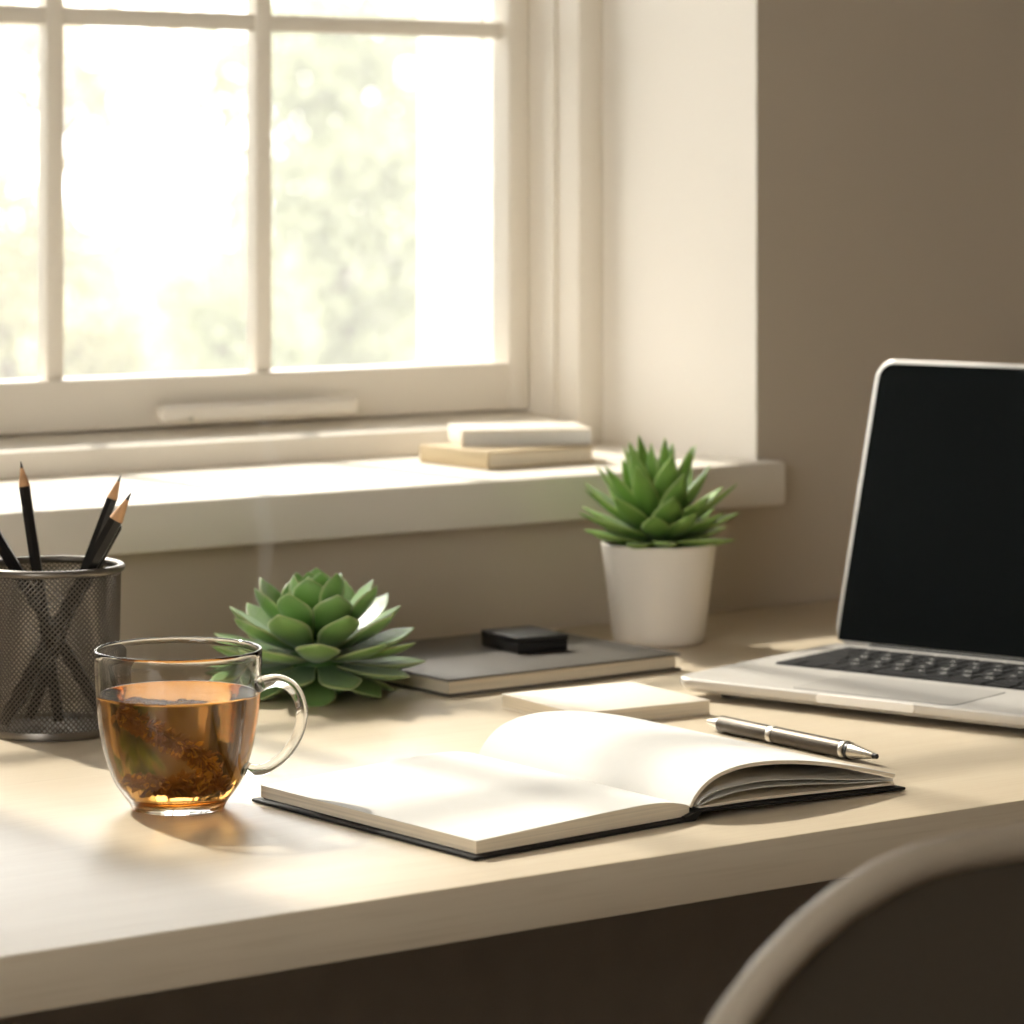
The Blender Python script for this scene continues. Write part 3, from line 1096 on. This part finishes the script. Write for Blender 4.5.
# ------------------------------------------------------------------ succulents
def leaf_mb(L, W, T, wid, e0, curl, cup, base, az, roll=0.0, rows=14, cols=14):
    """Thick leaf: wid is a table of width along the length; e0 elevation at the base, curl added towards the tip."""
    mb = MB()
    uvs = {}
    rings = []
    p = Vector((0, 0, 0))
    pts, angs = [], []
    N = rows
    for i in range(N + 1):
        s = i / N
        a = e0 + curl * s
        pts.append(p.copy())
        angs.append(a)
        p = p + Vector((cos(a), 0, sin(a))) * (L / N)
    for i in range(N + 1):
        s = i / N
        w = W * .5 * interp(wid, s)
        th = T * .5 * (interp(wid, s) ** .6) * (1 - .35 * s)
        a = angs[i]
        up = Vector((-sin(a), 0, cos(a)))
        ring = []
        for k in range(cols):
            f = 2 * pi * k / cols
            u, v = cos(f), sin(f)
            z = v * th * (.55 if v > 0 else 1.0)
            z += cup * W * (u * u) * interp(wid, s) * .5
            q = pts[i] + Vector((0, 1, 0)) * (u * w) + up * z
            vt = mb.bm.verts.new(q)
            uvs[vt] = (s, max(abs(u), (s - .75) / .25))
            ring.append(vt)
        rings.append(ring)
    for a, b_ in zip(rings, rings[1:]):
        for k in range(cols):
            mb.bm.faces.new((a[k], a[(k + 1) % cols], b_[(k + 1) % cols], b_[k]))
    mb.bm.faces.new(list(reversed(rings[0])))
    mb.bm.faces.new(rings[-1])
    lay_ = mb.bm.loops.layers.uv.new('UVMap')
    for f in mb.bm.faces:
        for lp in f.loops:
            lp[lay_].uv = uvs[lp.vert]
    X = Matrix.Translation(base) @ Matrix.Rotation(az, 4, 'Z') @ Matrix.Rotation(roll, 4, 'X')
    bmesh.ops.transform(mb.bm, matrix=X, verts=mb.bm.verts)
    return mb


SPOON = [(0, .36), (.2, .52), (.4, .76), (.58, .96), (.68, 1.0), (.77, .90), (.85, .68), (.92, .38), (.965, .14), (1, .03)]
LANCE = [(0, .62), (.2, .84), (.4, 1.0), (.55, .97), (.7, .78), (.85, .45), (.94, .2), (1, .03)]
GA = radians(137.508)

ROS = Vector((1.1782, 1.8422, DZ))
ros = thing('succulent', 'wide green rosette succulent sitting directly on the desk behind the mug', 'succulent', ROS)
MB().lathe([(0, .001), (.018, .001), (.023, .008), (.020, .022), (.014, .036), (.007, .050), (0, .058)], 32).build('stem', M['rosette'], ros, 180)
rnd = random.Random(12)
# rings from the lowest to the innermost: leaves, elevation, length, width, base height, base radius, turn, curl
FRONT = radians(-126)
for n, el, L, W, hb, rr, tw, cu in ((7, -30, .046, .028, .019, .012, 5, 14), (9, -13, .058, .030, .021, .014, 24, 18), (10, 3, .061, .030, .025, .013, 4, 22), (10, 18, .058, .029, .030, .011, -16, 24),
                                    (8, 37, .050, .028, .036, .009, 22, 24), (6, 58, .038, .025, .045, .005, -4, 24), (4, 72, .025, .018, .055, .003, 34, 24), (3, 80, .013, .010, .064, .001, 0, 10)):
    for k in range(n):
        az = FRONT + radians(tw + 360 * k / n + rnd.uniform(-5, 5))
        leaf_mb(L * rnd.uniform(.93, 1.06), W * rnd.uniform(.93, 1.05), .0085 * W / .031, SPOON, radians(el + rnd.uniform(-4, 4)), radians(cu), .16,
                Vector((rr * cos(az), rr * sin(az), hb)), az, rnd.uniform(-.10, .10)).build('leaf', M['rosette'], ros, 180)

POT = Vector((1.5144, 1.9010, DZ))
pp = thing('potted_succulent', 'pointed green succulent in a white pot below the end of the sill', 'potted plant', POT)
pot_prof = [(0, .0004), (.0318, .0004), (.0334, .0016), (.0340, .004), (.0382, .040), (.0424, .0715), (.0427, .0728), (.0422, .0736), (.0405, .0736), (.0400, .0728), (.0385, .060), (0, .060)]
MB().lathe(pot_prof, 96).build('pot', M['pot'], pp, 40)
b = MB()
rr_ = random.Random(2)
b.lathe([(0, .0605), (.0384, .0605), (.0390, .066), (.030, .0672), (.016, .0680), (0, .0685)], 40)
b.build('soil', M['soil'], pp, 60)
rnd = random.Random(21)
for n, el, L, W, hb, rr, tw in ((10, 5, .047, .020, .0735, .012, 8), (10, 19, .053, .021, .077, .011, -10), (10, 34, .057, .0215, .081, .009, 4),
                                (9, 49, .059, .021, .085, .007, 22), (7, 63, .061, .020, .088, .004, 8), (4, 77, .060, .016, .090, .002, 40)):
    for k in range(n):
        az = FRONT + radians(tw + 360 * k / n + rnd.uniform(-6, 6))
        leaf_mb(L * rnd.uniform(.92, 1.07), W * rnd.uniform(.92, 1.06), .0080, LANCE, radians(el + rnd.uniform(-4, 4)), radians(6), .12,
                Vector((rr * cos(az), rr * sin(az), hb)), az, rnd.uniform(-.12, .12)).build('leaf', M['agave'], pp, 180)
MB().lathe([(0, .066), (.009, .066), (.012, .074), (.010, .090), (.006, .104), (0, .112)], 24).build('stem', M['agave'], pp, 180)
